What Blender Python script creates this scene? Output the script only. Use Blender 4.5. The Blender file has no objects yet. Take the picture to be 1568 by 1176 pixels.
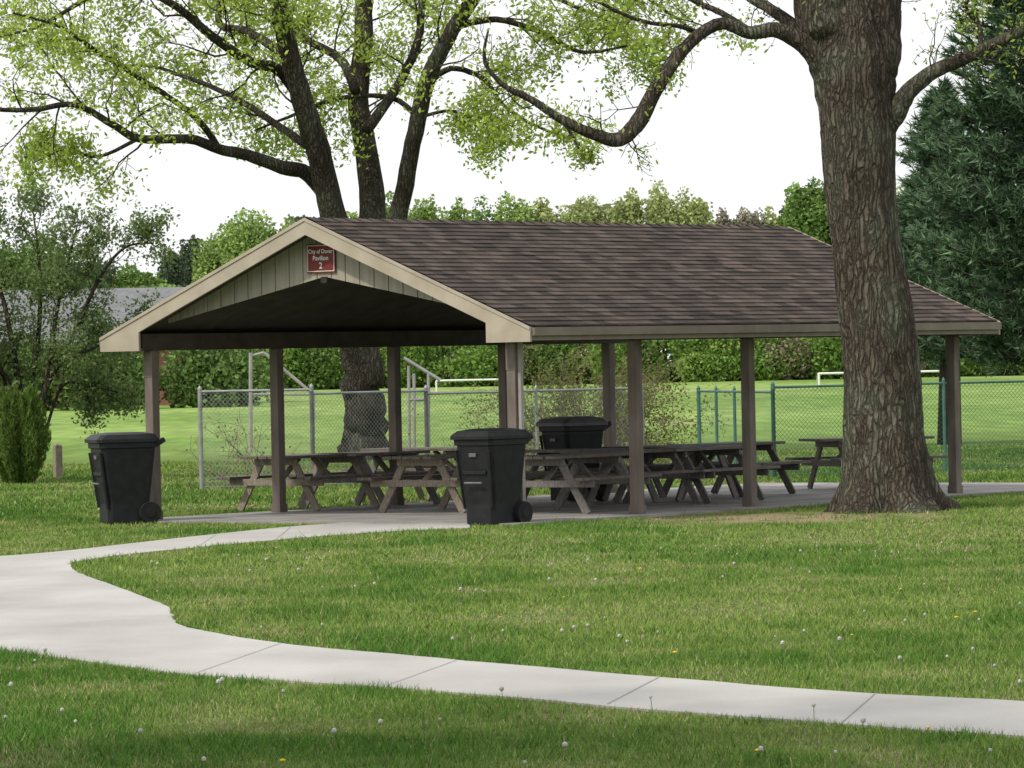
import bpy, math, random
import numpy as np
from mathutils import Vector, Matrix
R=np.random.RandomState(7); random.seed(7)
sc=bpy.context.scene
# ------------------------------------------------ camera model
F,H,PT,RL=7131.7,2.006,0.00478,0.02057
def ray(px,py):
    x0,y0=px-784,py-588
    cr,sr=math.cos(RL),math.sin(RL)
    x=cr*x0-sr*y0; y=sr*x0+cr*y0
    c,s=math.cos(PT),math.sin(PT)
    return np.array([x/F, c*1-s*y/F*1.0, -s-c*y/F]) 
def gp(px,py,z=0.0):
    d=ray(px,py); t=(z-H)/d[2]; return np.array([d[0]*t,d[1]*t,z])
def at(px,py,D):
    d=ray(px,py); t=D/d[1]; return np.array([d[0]*t,D,H+d[2]*t])
cam=bpy.data.cameras.new("camera"); co=bpy.data.objects.new("camera",cam); sc.collection.objects.link(co)
cam.sensor_width=36; cam.lens=36*F/1568; cam.clip_start=.5; cam.clip_end=5000
Rv=Vector((1,0,0)); Fw=Vector((0,math.cos(PT),-math.sin(PT))); Uv=Vector((0,math.sin(PT),math.cos(PT)))
cr,sr=math.cos(RL),math.sin(RL)
R2=Rv*cr-Uv*sr; U2=Rv*sr+Uv*cr; B2=-Fw
co.matrix_world=Matrix(((R2.x,U2.x,B2.x,0),(R2.y,U2.y,B2.y,0),(R2.z,U2.z,B2.z,H),(0,0,0,1)))
sc.camera=co
sc.view_settings.view_transform='Standard'; sc.view_settings.look='None'; sc.view_settings.exposure=0
# ------------------------------------------------ materials
def newmat(name):
    m=bpy.data.materials.new(name); m.use_nodes=True; nt=m.node_tree
    return m,nt,nt.nodes['Principled BSDF']
def pm(name,c1,c2,scale=5,rough=.8,bump=0,stretch=(1,1,1),detail=6,metal=0,spec=.3,lo=.35,hi=.65,bscale=None):
    m,nt,b=newmat(name); N=nt.nodes; Lk=nt.links
    tc=N.new('ShaderNodeTexCoord'); mp=N.new('ShaderNodeMapping'); mp.inputs['Scale'].default_value=stretch
    no=N.new('ShaderNodeTexNoise'); no.inputs['Scale'].default_value=scale; no.inputs['Detail'].default_value=detail
    cr_=N.new('ShaderNodeValToRGB'); cr_.color_ramp.elements[0].position=lo; cr_.color_ramp.elements[1].position=hi
    cr_.color_ramp.elements[0].color=(*c1,1); cr_.color_ramp.elements[1].color=(*c2,1)
    Lk.new(tc.outputs['Object'],mp.inputs[0]); Lk.new(mp.outputs[0],no.inputs['Vector']); Lk.new(no.outputs['Fac'],cr_.inputs[0])
    Lk.new(cr_.outputs[0],b.inputs['Base Color'])
    b.inputs['Roughness'].default_value=rough; b.inputs['Metallic'].default_value=metal; b.inputs['Specular IOR Level'].default_value=spec
    if bump:
        n2=N.new('ShaderNodeTexNoise'); n2.inputs['Scale'].default_value=bscale or scale*3; n2.inputs['Detail'].default_value=8
        Lk.new(mp.outputs[0],n2.inputs['Vector'])
        bp=N.new('ShaderNodeBump'); bp.inputs['Strength'].default_value=1; bp.inputs['Distance'].default_value=bump
        Lk.new(n2.outputs['Fac'],bp.inputs['Height']); Lk.new(bp.outputs[0],b.inputs['Normal'])
    return m
def leafmat(name,trans=.35):
    m,nt,b=newmat(name); N=nt.nodes; Lk=nt.links
    at_=N.new('ShaderNodeAttribute'); at_.attribute_name='Col'
    d=N.new('ShaderNodeBsdfDiffuse'); N.remove(b)
    Lk.new(at_.outputs['Color'],d.inputs['Color'])
    if trans==0:
        Lk.new(d.outputs[0],N['Material Output'].inputs['Surface']); return m
    tr=N.new('ShaderNodeBsdfTranslucent'); Lk.new(at_.outputs['Color'],tr.inputs['Color'])
    mx=N.new('ShaderNodeMixShader'); mx.inputs[0].default_value=trans
    Lk.new(d.outputs[0],mx.inputs[1]); Lk.new(tr.outputs[0],mx.inputs[2])
    Lk.new(mx.outputs[0],N['Material Output'].inputs['Surface'])
    return m
M_leaf=leafmat('leaves',.5); M_grass=leafmat('grass_blade',0); M_needle=leafmat('needles',0); M_far=leafmat('far_foliage',.3)
def barkmat(name,k=1.0):
    m,nt,b=newmat(name); N=nt.nodes; Lk=nt.links
    tc=N.new('ShaderNodeTexCoord')
    def mapn(s):
        mp=N.new('ShaderNodeMapping'); mp.inputs['Scale'].default_value=s; Lk.new(tc.outputs['Object'],mp.inputs[0]); return mp.outputs[0]
    nw=N.new('ShaderNodeTexNoise'); nw.inputs['Scale'].default_value=5; nw.inputs['Detail'].default_value=5; Lk.new(mapn((1,1,.5)),nw.inputs['Vector'])
    ad=N.new('ShaderNodeMixRGB'); ad.blend_type='ADD'; ad.inputs[0].default_value=.2; Lk.new(mapn((1,1,.15)),ad.inputs[1]); Lk.new(nw.outputs['Color'],ad.inputs[2])
    vo=N.new('ShaderNodeTexVoronoi'); vo.feature='DISTANCE_TO_EDGE'; vo.inputs['Scale'].default_value=17; Lk.new(ad.outputs[0],vo.inputs['Vector'])
    r1=N.new('ShaderNodeValToRGB'); r1.color_ramp.elements[0].position=.0; r1.color_ramp.elements[1].position=.3; Lk.new(vo.outputs['Distance'],r1.inputs[0])
    r1.color_ramp.elements[0].color=(.12,.12,.12,1)
    n1=N.new('ShaderNodeTexNoise'); n1.inputs['Scale'].default_value=1.8; n1.inputs['Detail'].default_value=9; Lk.new(mapn((1,1,.6)),n1.inputs['Vector'])
    c=N.new('ShaderNodeValToRGB'); e=c.color_ramp.elements; e[0].position=.33; e[0].color=(.085*k,.071*k,.056*k,1); e[1].position=.64; e[1].color=(.175*k,.18*k,.135*k,1)
    e2=e.new(.5); e2.color=(.135*k,.115*k,.09*k,1); Lk.new(n1.outputs['Fac'],c.inputs[0])
    n3=N.new('ShaderNodeTexNoise'); n3.inputs['Scale'].default_value=26; n3.inputs['Detail'].default_value=9; n3.inputs['Roughness'].default_value=.7; Lk.new(mapn((1,1,.3)),n3.inputs['Vector'])
    mu=N.new('ShaderNodeMixRGB'); mu.blend_type='MULTIPLY'; mu.inputs[0].default_value=.72; Lk.new(c.outputs[0],mu.inputs[1]); Lk.new(r1.outputs[0],mu.inputs[2])
    mu2=N.new('ShaderNodeMixRGB'); mu2.blend_type='OVERLAY'; mu2.inputs[0].default_value=1; Lk.new(mu.outputs[0],mu2.inputs[1]); Lk.new(n3.outputs['Fac'],mu2.inputs[2])
    Lk.new(mu2.outputs[0],b.inputs['Base Color']); b.inputs['Roughness'].default_value=.95; b.inputs['Specular IOR Level'].default_value=.1
    hs=N.new('ShaderNodeMath'); hs.operation='ADD'; Lk.new(r1.outputs[0],hs.inputs[0]); Lk.new(n3.outputs['Fac'],hs.inputs[1])
    bp=N.new('ShaderNodeBump'); bp.inputs['Strength'].default_value=1; bp.inputs['Distance'].default_value=.045; Lk.new(hs.outputs[0],bp.inputs['Height']); Lk.new(bp.outputs[0],b.inputs['Normal'])
    return m
M_bark=barkmat('bark',1.1); M_barkm=barkmat('bark_mid',.8)
M_barkd=pm('bark_dark',(.035,.029,.023),(.08,.067,.053),3,.95,.02,(3,3,.7))
# ------------------------------------------------ mesh accumulators
def link(o,parent=None):
    sc.collection.objects.link(o)
    if parent: o.parent=parent
    return o
class Acc:
    def __init__(s): s.v=[];s.f=[];s.m=[];s.n=0;s.c=[]
    def add(s,v,f,mi=0,col=(1,1,1)):
        v=np.asarray(v,float); s.v.append(v)
        for q in f: s.f.append([i+s.n for i in q]); s.m.append(mi)
        s.n+=len(v)
    def box(s,lo,hi,mi=0,M=None):
        x0,y0,z0=lo;x1,y1,z1=hi
        v=np.array([(x0,y0,z0),(x1,y0,z0),(x1,y1,z0),(x0,y1,z0),(x0,y0,z1),(x1,y0,z1),(x1,y1,z1),(x0,y1,z1)],float)
        if M is not None: v=v@np.array(M)[:3,:3].T+np.array(M)[:3,3]
        s.add(v,[(0,3,2,1),(4,5,6,7),(0,1,5,4),(1,2,6,5),(2,3,7,6),(3,0,4,7)],mi)
    def bar(s,p,q,w,h,mi=0,up=(0,0,1)):
        p=np.array(p,float);q=np.array(q,float);d=q-p;d/=np.linalg.norm(d);u=np.array(up,float)
        a=np.cross(d,u)
        if np.linalg.norm(a)<1e-3:a=np.cross(d,(0,1,0))
        a/=np.linalg.norm(a);b=np.cross(a,d)
        v=[];
        for e in(p,q):
            for i,j in((-1,-1),(1,-1),(1,1),(-1,1)): v.append(e+a*i*w/2+b*j*h/2)
        s.add(v,[(0,1,2,3),(7,6,5,4),(0,4,5,1),(1,5,6,2),(2,6,7,3),(3,7,4,0)],mi)
    def prism(s,poly,t,mi=0,fn=None):
        n=len(poly); v=[fn(a,b,t[0]) for a,b in poly]+[fn(a,b,t[1]) for a,b in poly]
        f=[tuple(range(n)),tuple(range(2*n-1,n-1,-1))]+[(i,(i+1)%n+0,(i+1)%n+n,i+n) for i in range(n)]
        s.add(v,[f[0][::-1],f[1][::-1]]+f[2:],mi)
    def tube(s,pts,rad,sides=8,mi=0,jit=0,lobes=None):
        pts=np.asarray(pts,float); n=len(pts)
        tan=np.gradient(pts,axis=0); tan/=np.linalg.norm(tan,axis=1)[:,None]+1e-9
        ref=np.array([.31,.95,.05]) 
        a=np.cross(tan,ref); a/=np.linalg.norm(a,axis=1)[:,None]+1e-9; b=np.cross(tan,a)
        th=np.linspace(0,2*np.pi,sides,endpoint=False)
        rr=np.asarray(rad,float)[:,None]*np.ones(sides)
        if lobes is not None: rr=rr*lobes(pts,th)
        if jit: rr=rr*(1+R.uniform(-jit,jit,rr.shape))
        v=pts[:,None,:]+rr[:,:,None]*(np.cos(th)[None,:,None]*a[:,None,:]+np.sin(th)[None,:,None]*b[:,None,:])
        i=np.arange(n-1)[:,None]*sides; j=np.arange(sides)[None,:]; k=(j+1)%sides
        f=np.stack([i+j,i+k,i+sides+k,i+sides+j],-1).reshape(-1,4)
        s.add(v.reshape(-1,3),f.tolist()+[list(range(sides))[::-1],[(n-1)*sides+q for q in range(sides)]],mi)
    def obj(s,name,mats,parent=None,smooth=False,bevel=0):
        me=bpy.data.meshes.new(name); me.from_pydata(np.concatenate(s.v).tolist(),[],s.f)
        for m in mats: me.materials.append(m)
        me.polygons.foreach_set('material_index',s.m)
        if smooth: me.polygons.foreach_set('use_smooth',[True]*len(s.f))
        me.update()
        o=bpy.data.objects.new(name,me); link(o,parent)
        if bevel:
            b=o.modifiers.new('bev','BEVEL'); b.width=bevel; b.segments=2; b.limit_method='ANGLE'
        return o
def rawmesh(name,V,k,cols,mat,parent=None):
    n=len(V); me=bpy.data.meshes.new(name)
    me.vertices.add(n*k); me.vertices.foreach_set('co',V.reshape(-1).astype(np.float32))
    me.loops.add(n*k); me.loops.foreach_set('vertex_index',np.arange(n*k,dtype=np.int32))
    me.polygons.add(n); me.polygons.foreach_set('loop_start',np.arange(0,n*k,k,dtype=np.int32))
    me.polygons.foreach_set('loop_total',np.full(n,k,dtype=np.int32))
    me.update(calc_edges=True)
    ca=me.color_attributes.new('Col','FLOAT_COLOR','POINT')
    c=np.ones((n,k,4),np.float32); c[:,:,:3]=cols[:,None,:]
    ca.data.foreach_set('color',c.reshape(-1))
    me.materials.append(mat)
    o=bpy.data.objects.new(name,me); link(o,parent); return o
def quads(P,size,aspect=.5,flat=0):
    n=len(P); a=R.normal(size=(n,3)); a/=np.linalg.norm(a,axis=1)[:,None]
    b=R.normal(size=(n,3)); b-= (a*b).sum(1)[:,None]*a; b/=np.linalg.norm(b,axis=1)[:,None]
    s=(size*R.uniform(.6,1.3,n))[:,None]
    return np.stack([P-a*s*.5,P+b*s*aspect*.5-a*s*.05,P+a*s*.5,P-b*s*aspect*.5-a*s*.05],1)
def colvar(n,c1,c2,dark=.25):
    t=R.uniform(0,1,n)[:,None]; c=np.array(c1)*(1-t)+np.array(c2)*t
    return np.clip(c*(1+R.uniform(-dark,dark,n))[:,None],0,1)
def empty(name,loc=(0,0,0),rot=0):
    e=bpy.data.objects.new(name,None); link(e); e.location=loc; e.rotation_euler=(0,0,rot); e.empty_display_size=.2; return e
# ------------------------------------------------ world + sun
w=bpy.data.worlds.new("World"); sc.world=w; w.use_nodes=True; nt=w.node_tree; N=nt.nodes
bg=N['Background']; sky=N.new('ShaderNodeTexSky'); sky.sky_type='NISHITA'; sky.sun_disc=False
SE,SAZ=math.radians(46),math.radians(-125)
sky.sun_elevation=SE; sky.sun_rotation=SAZ; sky.dust_density=5; sky.air_density=1
mx=N.new('ShaderNodeMixRGB'); mx.inputs[0].default_value=.85; mx.inputs[2].default_value=(8.0,8.05,8.2,1)
nt.links.new(sky.outputs[0],mx.inputs[1]); nt.links.new(mx.outputs[0],bg.inputs[0]); bg.inputs[1].default_value=.15
sl=bpy.data.lights.new('sun','SUN'); sl.energy=2.7; sl.angle=math.radians(3); sl.color=(1,.94,.82)
so=bpy.data.objects.new('sun',sl); link(so)
sd=Vector((math.sin(SAZ)*math.cos(SE),math.cos(SAZ)*math.cos(SE),math.sin(SE)))
so.rotation_euler=sd.to_track_quat('Z','Y').to_euler(); so.location=(0,0,50)
# ------------------------------------------------ pavilion frame
X0,Y0,TH=0.02828,57.569,0.91018
W_,L_,OA,OB,ZE,ZR=6.035,10.066,.327,.525,2.436,3.876
ct,st=math.cos(TH),math.sin(TH)
def loc2w(u,v,z=0): return np.array([X0+u*ct-v*st,Y0+u*st+v*ct,z])
def w2loc(x,y): return (x-X0)*ct+(y-Y0)*st, -(x-X0)*st+(y-Y0)*ct
TREE=gp(1362,783); TREE[2]=0
SOIL=gp(1215,793)
# ------------------------------------------------ ground
def ground_mat():
    m,nt,b=newmat('lawn_ground'); N=nt.nodes; Lk=nt.links
    tc=N.new('ShaderNodeTexCoord')
    def noise(sc_,st_,det=6):
        mp=N.new('ShaderNodeMapping'); mp.inputs['Scale'].default_value=st_
        no=N.new('ShaderNodeTexNoise'); no.inputs['Scale'].default_value=sc_; no.inputs['Detail'].default_value=det
        Lk.new(tc.outputs['Object'],mp.inputs[0]); Lk.new(mp.outputs[0],no.inputs['Vector']); return no.outputs['Fac']
    def ramp(fac,p0,p1,c0=(0,0,0,1),c1=(1,1,1,1)):
        r=N.new('ShaderNodeValToRGB'); r.color_ramp.elements[0].position=p0; r.color_ramp.elements[1].position=p1
        r.color_ramp.elements[0].color=c0; r.color_ramp.elements[1].color=c1; Lk.new(fac,r.inputs[0]); return r.outputs[0]
    def mix(f,a,b_):
        x=N.new('ShaderNodeMixRGB'); 
        for i,v in enumerate((f,a,b_)):
            if isinstance(v,(tuple,float)): x.inputs[i].default_value=v
            else: Lk.new(v,x.inputs[i])
        return x.outputs[0]
    base=ramp(noise(1.2,(1,.4,1)),.35,.68,(.08,.14,.028,1),(.15,.20,.06,1))
    fine=ramp(noise(25,(1,.3,1)),.35,.7,(.6,.6,.6,1),(1.15,1.15,1.1,1))
    mu=N.new('ShaderNodeMixRGB'); mu.blend_type='MULTIPLY'; mu.inputs[0].default_value=1; Lk.new(base,mu.inputs[1]); Lk.new(fine,mu.inputs[2])
    sp=N.new('ShaderNodeSeparateXYZ'); Lk.new(tc.outputs['Object'],sp.inputs[0])
    mr=N.new('ShaderNodeMapRange'); mr.inputs[1].default_value=80; mr.inputs[2].default_value=130; Lk.new(sp.outputs[1],mr.inputs[0])
    field=ramp(noise(.05,(1,.35,1),8),.38,.62,(.15,.25,.055,1),(.26,.36,.105,1))
    patch=ramp(noise(.11,(.6,.18,1),6),.58,.68)
    field2=mix(patch,field,(.35,.35,.19,1))
    speck=ramp(noise(1.5,(1,.12,1),3),.4,.7,(.8,.8,.8,1),(1.2,1.2,1.15,1))
    ms=N.new('ShaderNodeMixRGB'); ms.blend_type='MULTIPLY'; ms.inputs[0].default_value=1; Lk.new(field2,ms.inputs[1]); Lk.new(speck,ms.inputs[2])
    Lk.new(ms.outputs[0],(x:=N.new('ShaderNodeMixRGB')).inputs[2]); Lk.new(mu.outputs[0],x.inputs[1]); Lk.new(mr.outputs[0],x.inputs[0])
    vd=N.new('ShaderNodeVectorMath'); vd.operation='DISTANCE'; vd.inputs[1].default_value=(SOIL[0],SOIL[1],0); Lk.new(tc.outputs['Object'],vd.inputs[0])
    m2=N.new('ShaderNodeMapRange'); m2.inputs[1].default_value=2.6; m2.inputs[2].default_value=1.0; Lk.new(vd.outputs['Value'],m2.inputs[0])
    so_=ramp(noise(1.8,(1,.5,1)),.36,.48)
    mm=N.new('ShaderNodeMath'); mm.operation='MULTIPLY'; Lk.new(m2.outputs[0],mm.inputs[0]); Lk.new(so_,mm.inputs[1])
    fin=mix(mm.outputs[0],x.outputs[0],(.26,.20,.13,1))
    Lk.new(fin,b.inputs['Base Color']); b.inputs['Roughness'].default_value=1; b.inputs['Specular IOR Level'].default_value=.05
    return m
g=Acc(); 
xs=[-3000,-300,-80,-20,0,20,80,300,3000]; ys=[-200,0,20,40,60,90,150,400,4000]
for i in range(8):
    for j in range(8):
        g.add([(xs[i],ys[j],0),(xs[i+1],ys[j],0),(xs[i+1],ys[j+1],0),(xs[i],ys[j+1],0)],[(0,1,2,3)])
lawn=g.obj('lawn',[ground_mat()])
# ------------------------------------------------ paths
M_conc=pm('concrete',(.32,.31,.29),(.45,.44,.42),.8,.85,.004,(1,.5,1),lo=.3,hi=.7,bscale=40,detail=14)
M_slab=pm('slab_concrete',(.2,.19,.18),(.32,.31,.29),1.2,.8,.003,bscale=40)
up_edge=[(1700,1090),(1568,1077),(1300,1063),(1050,1043),(800,1022),(600,1004),(450,990),(330,972),(280,961),(265,951),(262,940),(250,928),(210,912),(150,890),(118,877),(109,868),(115,862),(200,850),(350,835),(500,822),(620,814),(720,810)]
top_edge=[(720,803),(640,800),(500,804),(400,812),(250,828),(100,845),(0,853),(-120,858),(-400,862)]
low_edge=[(-400,945),(-120,982),(0,997),(100,1010),(250,1031),(400,1043),(600,1056),(800,1072),(1000,1090),(1200,1105),(1400,1120),(1568,1131),(1700,1141)]
def smooth_poly(pts,k=6):
    P=np.array([gp(*p)[:2] for p in pts]); out=[]
    for i in range(len(P)-1):
        p0=P[max(i-1,0)];p1=P[i];p2=P[i+1];p3=P[min(i+2,len(P)-1)]
        for t in np.linspace(0,1,k,endpoint=False):
            out.append(.5*((2*p1)+(-p0+p2)*t+(2*p0-5*p1+4*p2-p3)*t*t+(-p0+3*p1-3*p2+p3)*t**3))
    out.append(P[-1]); return out
poly=smooth_poly(up_edge,5)+smooth_poly(top_edge,3)+smooth_poly(low_edge,3)
poly=np.array(poly)+R.normal(0,.008,(len(poly),2))
from mathutils.geometry import tessellate_polygon
tris=tessellate_polygon([[Vector((p[0],p[1],0)) for p in poly]])
a=Acc(); n=len(poly); zt=.014
a.add([(p[0],p[1],zt) for p in poly]+[(p[0],p[1],-.05) for p in poly],[tuple(t) for t in tris]+[(i,(i+1)%n,(i+1)%n+n,i+n) for i in range(n)])
path=a.obj('concrete_path',[M_conc])
import bmesh
bm=bmesh.new(); bm.from_mesh(path.data); bmesh.ops.recalc_face_normals(bm,faces=bm.faces); bm.to_mesh(path.data); bm.free()
def inpoly(px,py,poly):
    ins=np.zeros(len(px),bool); j=len(poly)-1
    for i in range(len(poly)):
        xi,yi=poly[i];xj,yj=poly[j]
        c=((yi>py)!=(yj>py)); 
        with np.errstate(divide='ignore',invalid='ignore'):
            ins^= c&(px<(xj-xi)*(py-yi)/(yj-yi+1e-12)+xi)
        j=i
    return ins
M_joint=pm('joint_grey',(.27,.26,.245),(.33,.32,.30),5,.9)  # joint lines slightly darker than the path concrete
def norm0(v): return v/np.linalg.norm(v)
a=Acc()
def joint(pa,pb):
    p=gp(*pa);q=gp(*pb);p[2]=q[2]=zt+.004; d=norm0(q-p); s=np.array([-d[1],d[0],0])*.004
    a.add([p-s,q-s,q+s,p+s],[(0,1,2,3)])
for pa,pb in (((1340,1066),(1290,1110)),((1010,1040),(930,1082)),((700,1014),(590,1054)),((430,988),(300,1034)),((262,945),(-60,955)),((115,870),(-100,880)),((300,841),(330,821)),((420,830),(445,809))): joint(pa,pb)
a.obj('path_joints',[M_joint],path)
# ------------------------------------------------ pavilion
PAV=empty('picnic_pavilion',(X0,Y0,0),TH)
M_post=pm('post_paint',(.115,.093,.078),(.175,.145,.124),6,.7,0,(1,1,.3))
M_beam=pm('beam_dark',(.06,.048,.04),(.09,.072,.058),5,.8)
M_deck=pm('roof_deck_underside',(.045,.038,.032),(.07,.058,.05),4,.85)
M_trim=pm('trim_cream',(.32,.275,.215),(.39,.34,.275),3,.6,0,(1,1,1))
M_side=pm('siding_beige',(.28,.255,.21),(.35,.32,.265),3,.7,0,(1,6,.4))
M_fas=pm('gutter_tan',(.16,.132,.1),(.2,.168,.135),4,.55)
M_dark=pm('groove_dark',(.03,.025,.02),(.04,.035,.03),5,.9)
M_pale=pm('weathered_metal',(.26,.255,.25),(.34,.33,.32),4,.5)
M_sunlit=pm('sunlit_post_tone',(.24,.22,.21),(.32,.3,.29),4,.5)
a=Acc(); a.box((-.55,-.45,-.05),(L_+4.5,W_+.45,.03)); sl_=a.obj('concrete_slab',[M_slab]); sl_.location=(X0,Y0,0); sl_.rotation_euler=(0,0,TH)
a=Acc(); ps=.068
for v in(0,W_):
    for k in range(5):
        u=L_*k/4; a.box((u-ps,v-ps,.02),(u+ps,v+ps,2.25)); a.box((u-ps-.012,v-ps-.012,.03),(u+ps+.012,v+ps+.012,.14))
        if k in(0,4): a.box((u-ps-.006,v-ps-.006,1.9),(u+ps+.006,v+ps+.006,2.24))
a.obj('posts',[M_post],PAV,bevel=.006)
a=Acc()
for v in(0,W_):
    a.box((-.25,v-.075,2.25),(L_+.25,v+.075,2.47))
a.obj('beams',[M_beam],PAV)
a=Acc(); a.box((-.03,-.125,.05),(.03,-.075,2.3)); a.obj('sunlit_post_strip',[M_sunlit],PAV,bevel=.01)  # pale strip: sunlight on the corner post put into its colour, no pipe
slope=(ZR-ZE)/(W_/2+OB)
def shingle_mat():
    m,nt,b=newmat('shingles'); N=nt.nodes; Lk=nt.links
    tc=N.new('ShaderNodeTexCoord'); br=N.new('ShaderNodeTexBrick')
    mp=N.new('ShaderNodeMapping'); mp.inputs['Scale'].default_value=(1,1,1); mp.inputs['Location'].default_value=(0,OB,0)
    br.inputs['Scale'].default_value=1; br.inputs['Brick Width'].default_value=.24; br.inputs['Row Height'].default_value=(W_/2+OB)/26
    br.inputs['Mortar Size'].default_value=.004; br.inputs['Color1'].default_value=(.044,.036,.032,1); br.inputs['Color2'].default_value=(.118,.093,.081,1)
    br.inputs['Mortar'].default_value=(.022,.018,.016,1); br.inputs['Bias'].default_value=-.1; br.offset=.37
    no=N.new('ShaderNodeTexNoise'); no.inputs['Scale'].default_value=.6; no.inputs['Detail'].default_value=6
    no2=N.new('ShaderNodeTexNoise'); no2.inputs['Scale'].default_value=60
    rp=N.new('ShaderNodeValToRGB'); rp.color_ramp.elements[0].position=.3; rp.color_ramp.elements[1].position=.7
    rp.color_ramp.elements[0].color=(.8,.8,.82,1); rp.color_ramp.elements[1].color=(1.15,1.1,1.05,1)
    mu=N.new('ShaderNodeMixRGB'); mu.blend_type='MULTIPLY'; mu.inputs[0].default_value=1
    mu2=N.new('ShaderNodeMixRGB'); mu2.blend_type='OVERLAY'; mu2.inputs[0].default_value=.35
    Lk.new(tc.outputs['Object'],mp.inputs[0]); Lk.new(mp.outputs[0],br.inputs['Vector'])
    Lk.new(tc.outputs['Object'],no.inputs['Vector']); Lk.new(no.outputs['Fac'],rp.inputs[0]); Lk.new(tc.outputs['Object'],no2.inputs['Vector'])
    Lk.new(br.outputs[0],mu.inputs[1]); Lk.new(rp.outputs[0],mu.inputs[2]); Lk.new(mu.outputs[0],mu2.inputs[1]); Lk.new(no2.outputs['Fac'],mu2.inputs[2])
    Lk.new(mu2.outputs[0],b.inputs['Base Color']); b.inputs['Roughness'].default_value=.95; b.inputs['Specular IOR Level'].default_value=.15
    return m
M_sh=shingle_mat()
a=Acc(); NC=26; half=W_/2+OB
for side in(0,1):
    def vv(t): return (-OB+t) if side==0 else (W_+OB-t)
    for k in range(NC):
        t0=half*k/NC-.004; t1=half*(k+1)/NC+.02
        z0=ZE+slope*t0+.020; z1=ZE+slope*t1+.003
        if k==NC-1: t1=half; z1=ZR+.003
        u0,u1=-OA-.02,L_+OA+.02
        us=np.linspace(u0,u1,24); wob=R.normal(0,.002,24)
        V=[];Fc=[]
        for i,u in enumerate(us): V+= [(u,vv(t0),z0-.020),(u,vv(t0),z0+wob[i]),(u,vv(t1),z1)]
        for i in range(23):
            q=3*i
            f1=(q,q+3,q+4,q+1); f2=(q+1,q+4,q+5,q+2)
            Fc+= [f1,f2] if side==0 else [f1[::-1],f2[::-1]]
        a.add(V,Fc)
for i in range(44):
    u=-OA-.02+i*(L_+2*OA)/44; u2=u+.26
    for s in(-1,1):
        V=[(u,W_/2,ZR+.022),(u2,W_/2,ZR+.01),(u2,W_/2+s*.14,ZR+.01-.14*slope),(u,W_/2+s*.14,ZR+.022-.14*slope)]
        a.add(V,[(0,1,2,3) if s<0 else (3,2,1,0)])
a.obj('shingle_roof',[M_sh],PAV)
a=Acc()
for s in(0,1):
    f=(lambda t:-OB+t) if s==0 else (lambda t:W_+OB-t)
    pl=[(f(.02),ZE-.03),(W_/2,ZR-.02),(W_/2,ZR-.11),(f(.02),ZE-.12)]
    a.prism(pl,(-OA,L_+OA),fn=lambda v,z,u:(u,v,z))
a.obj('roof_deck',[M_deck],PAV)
a=Acc()
for u0,u1 in((-OA-.055,-OA-.021),(L_+OA+.021,L_+OA+.055)):
    for s in(0,1):
        f=(lambda t:-OB+t) if s==0 else (lambda t:W_+OB-t)
        pl=[(f(-.03),ZE-.015),(W_/2,ZR+.0),(W_/2,ZR-.205),(f(.655),ZE+.655*slope-.21),(f(.655),ZE-.19),(f(-.03),ZE-.19)]
        a.prism(pl,(u0,u1),fn=lambda v,z,u:(u,v,z))
        pl=[(f(-.03),ZE-.004+.0),(W_/2,ZR+.012),(W_/2,ZR-.03),(f(-.03),ZE-.045)]
        a.prism(pl,(u0-.014,u0-.002) if u0<0 else (u1+.002,u1+.014),fn=lambda v,z,u:(u,v,z))
bar_=a.obj('rake_boards',[M_trim],PAV)
a=Acc()
for s in(0,1):
    f=(lambda t:-OB+t) if s==0 else (lambda t:W_+OB-t)
    v0,v1=sorted((f(-.028),f(.012)))
    a.box((-OA-.02,v0,ZE-.175),(L_+OA+.02,v1,ZE-.012))
    v0,v1=sorted((f(-.075),f(-.03)))
    a.box((-OA-.02,v0,ZE-.115),(L_+OA+.02,v1,ZE-.02))
    v0,v1=sorted((f(.014),f(.6)))
    a.box((-OA-.018,v0,ZE-.172),(L_+OA+.018,v1,ZE-.155))
a.obj('eave_fascia',[M_fas],PAV)
for gu,nm in((0.0,'gable_siding_front'),(L_,'gable_siding_rear')):
    a=Acc(); bw=.235; v=.32
    def top(x): return ZE+slope*(min(x,W_-x)+OB)-.115
    def bot(x): 
        t=min(x,W_-x); return 2.60+(3.14-2.60)*(t-.3)/(W_/2-.3)
    while v<W_-.32-.01:
        v2=min(v+bw,W_-.32)
        va,vb=v+.007,v2-.007
        if va<W_/2<vb: pts=[(va,bot(va)),(W_/2,bot(W_/2)),(vb,bot(vb)),(vb,top(vb)),(W_/2,top(W_/2)),(va,top(va))]
        else: pts=[(va,bot(va)),(vb,bot(vb)),(vb,top(vb)),(va,top(va))]
        a.prism(pts,(gu-.014,gu+.004),0,fn=lambda v,z,u:(u,v,z)); v=v2
    pts=[(.33,2.615),(W_/2,3.15),(W_-.33,2.615),(W_-.33,top(.33)),(W_/2,top(W_/2)),(.33,top(.33))]
    a.prism(pts,(gu+.006,gu+.03),1,fn=lambda v,z,u:(u,v,z))
    a.box((gu-.03,W_/2-.05,3.06),(gu+.04,W_/2+.05,3.14),1)
    a.obj(nm,[M_side,M_dark],PAV)
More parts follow.
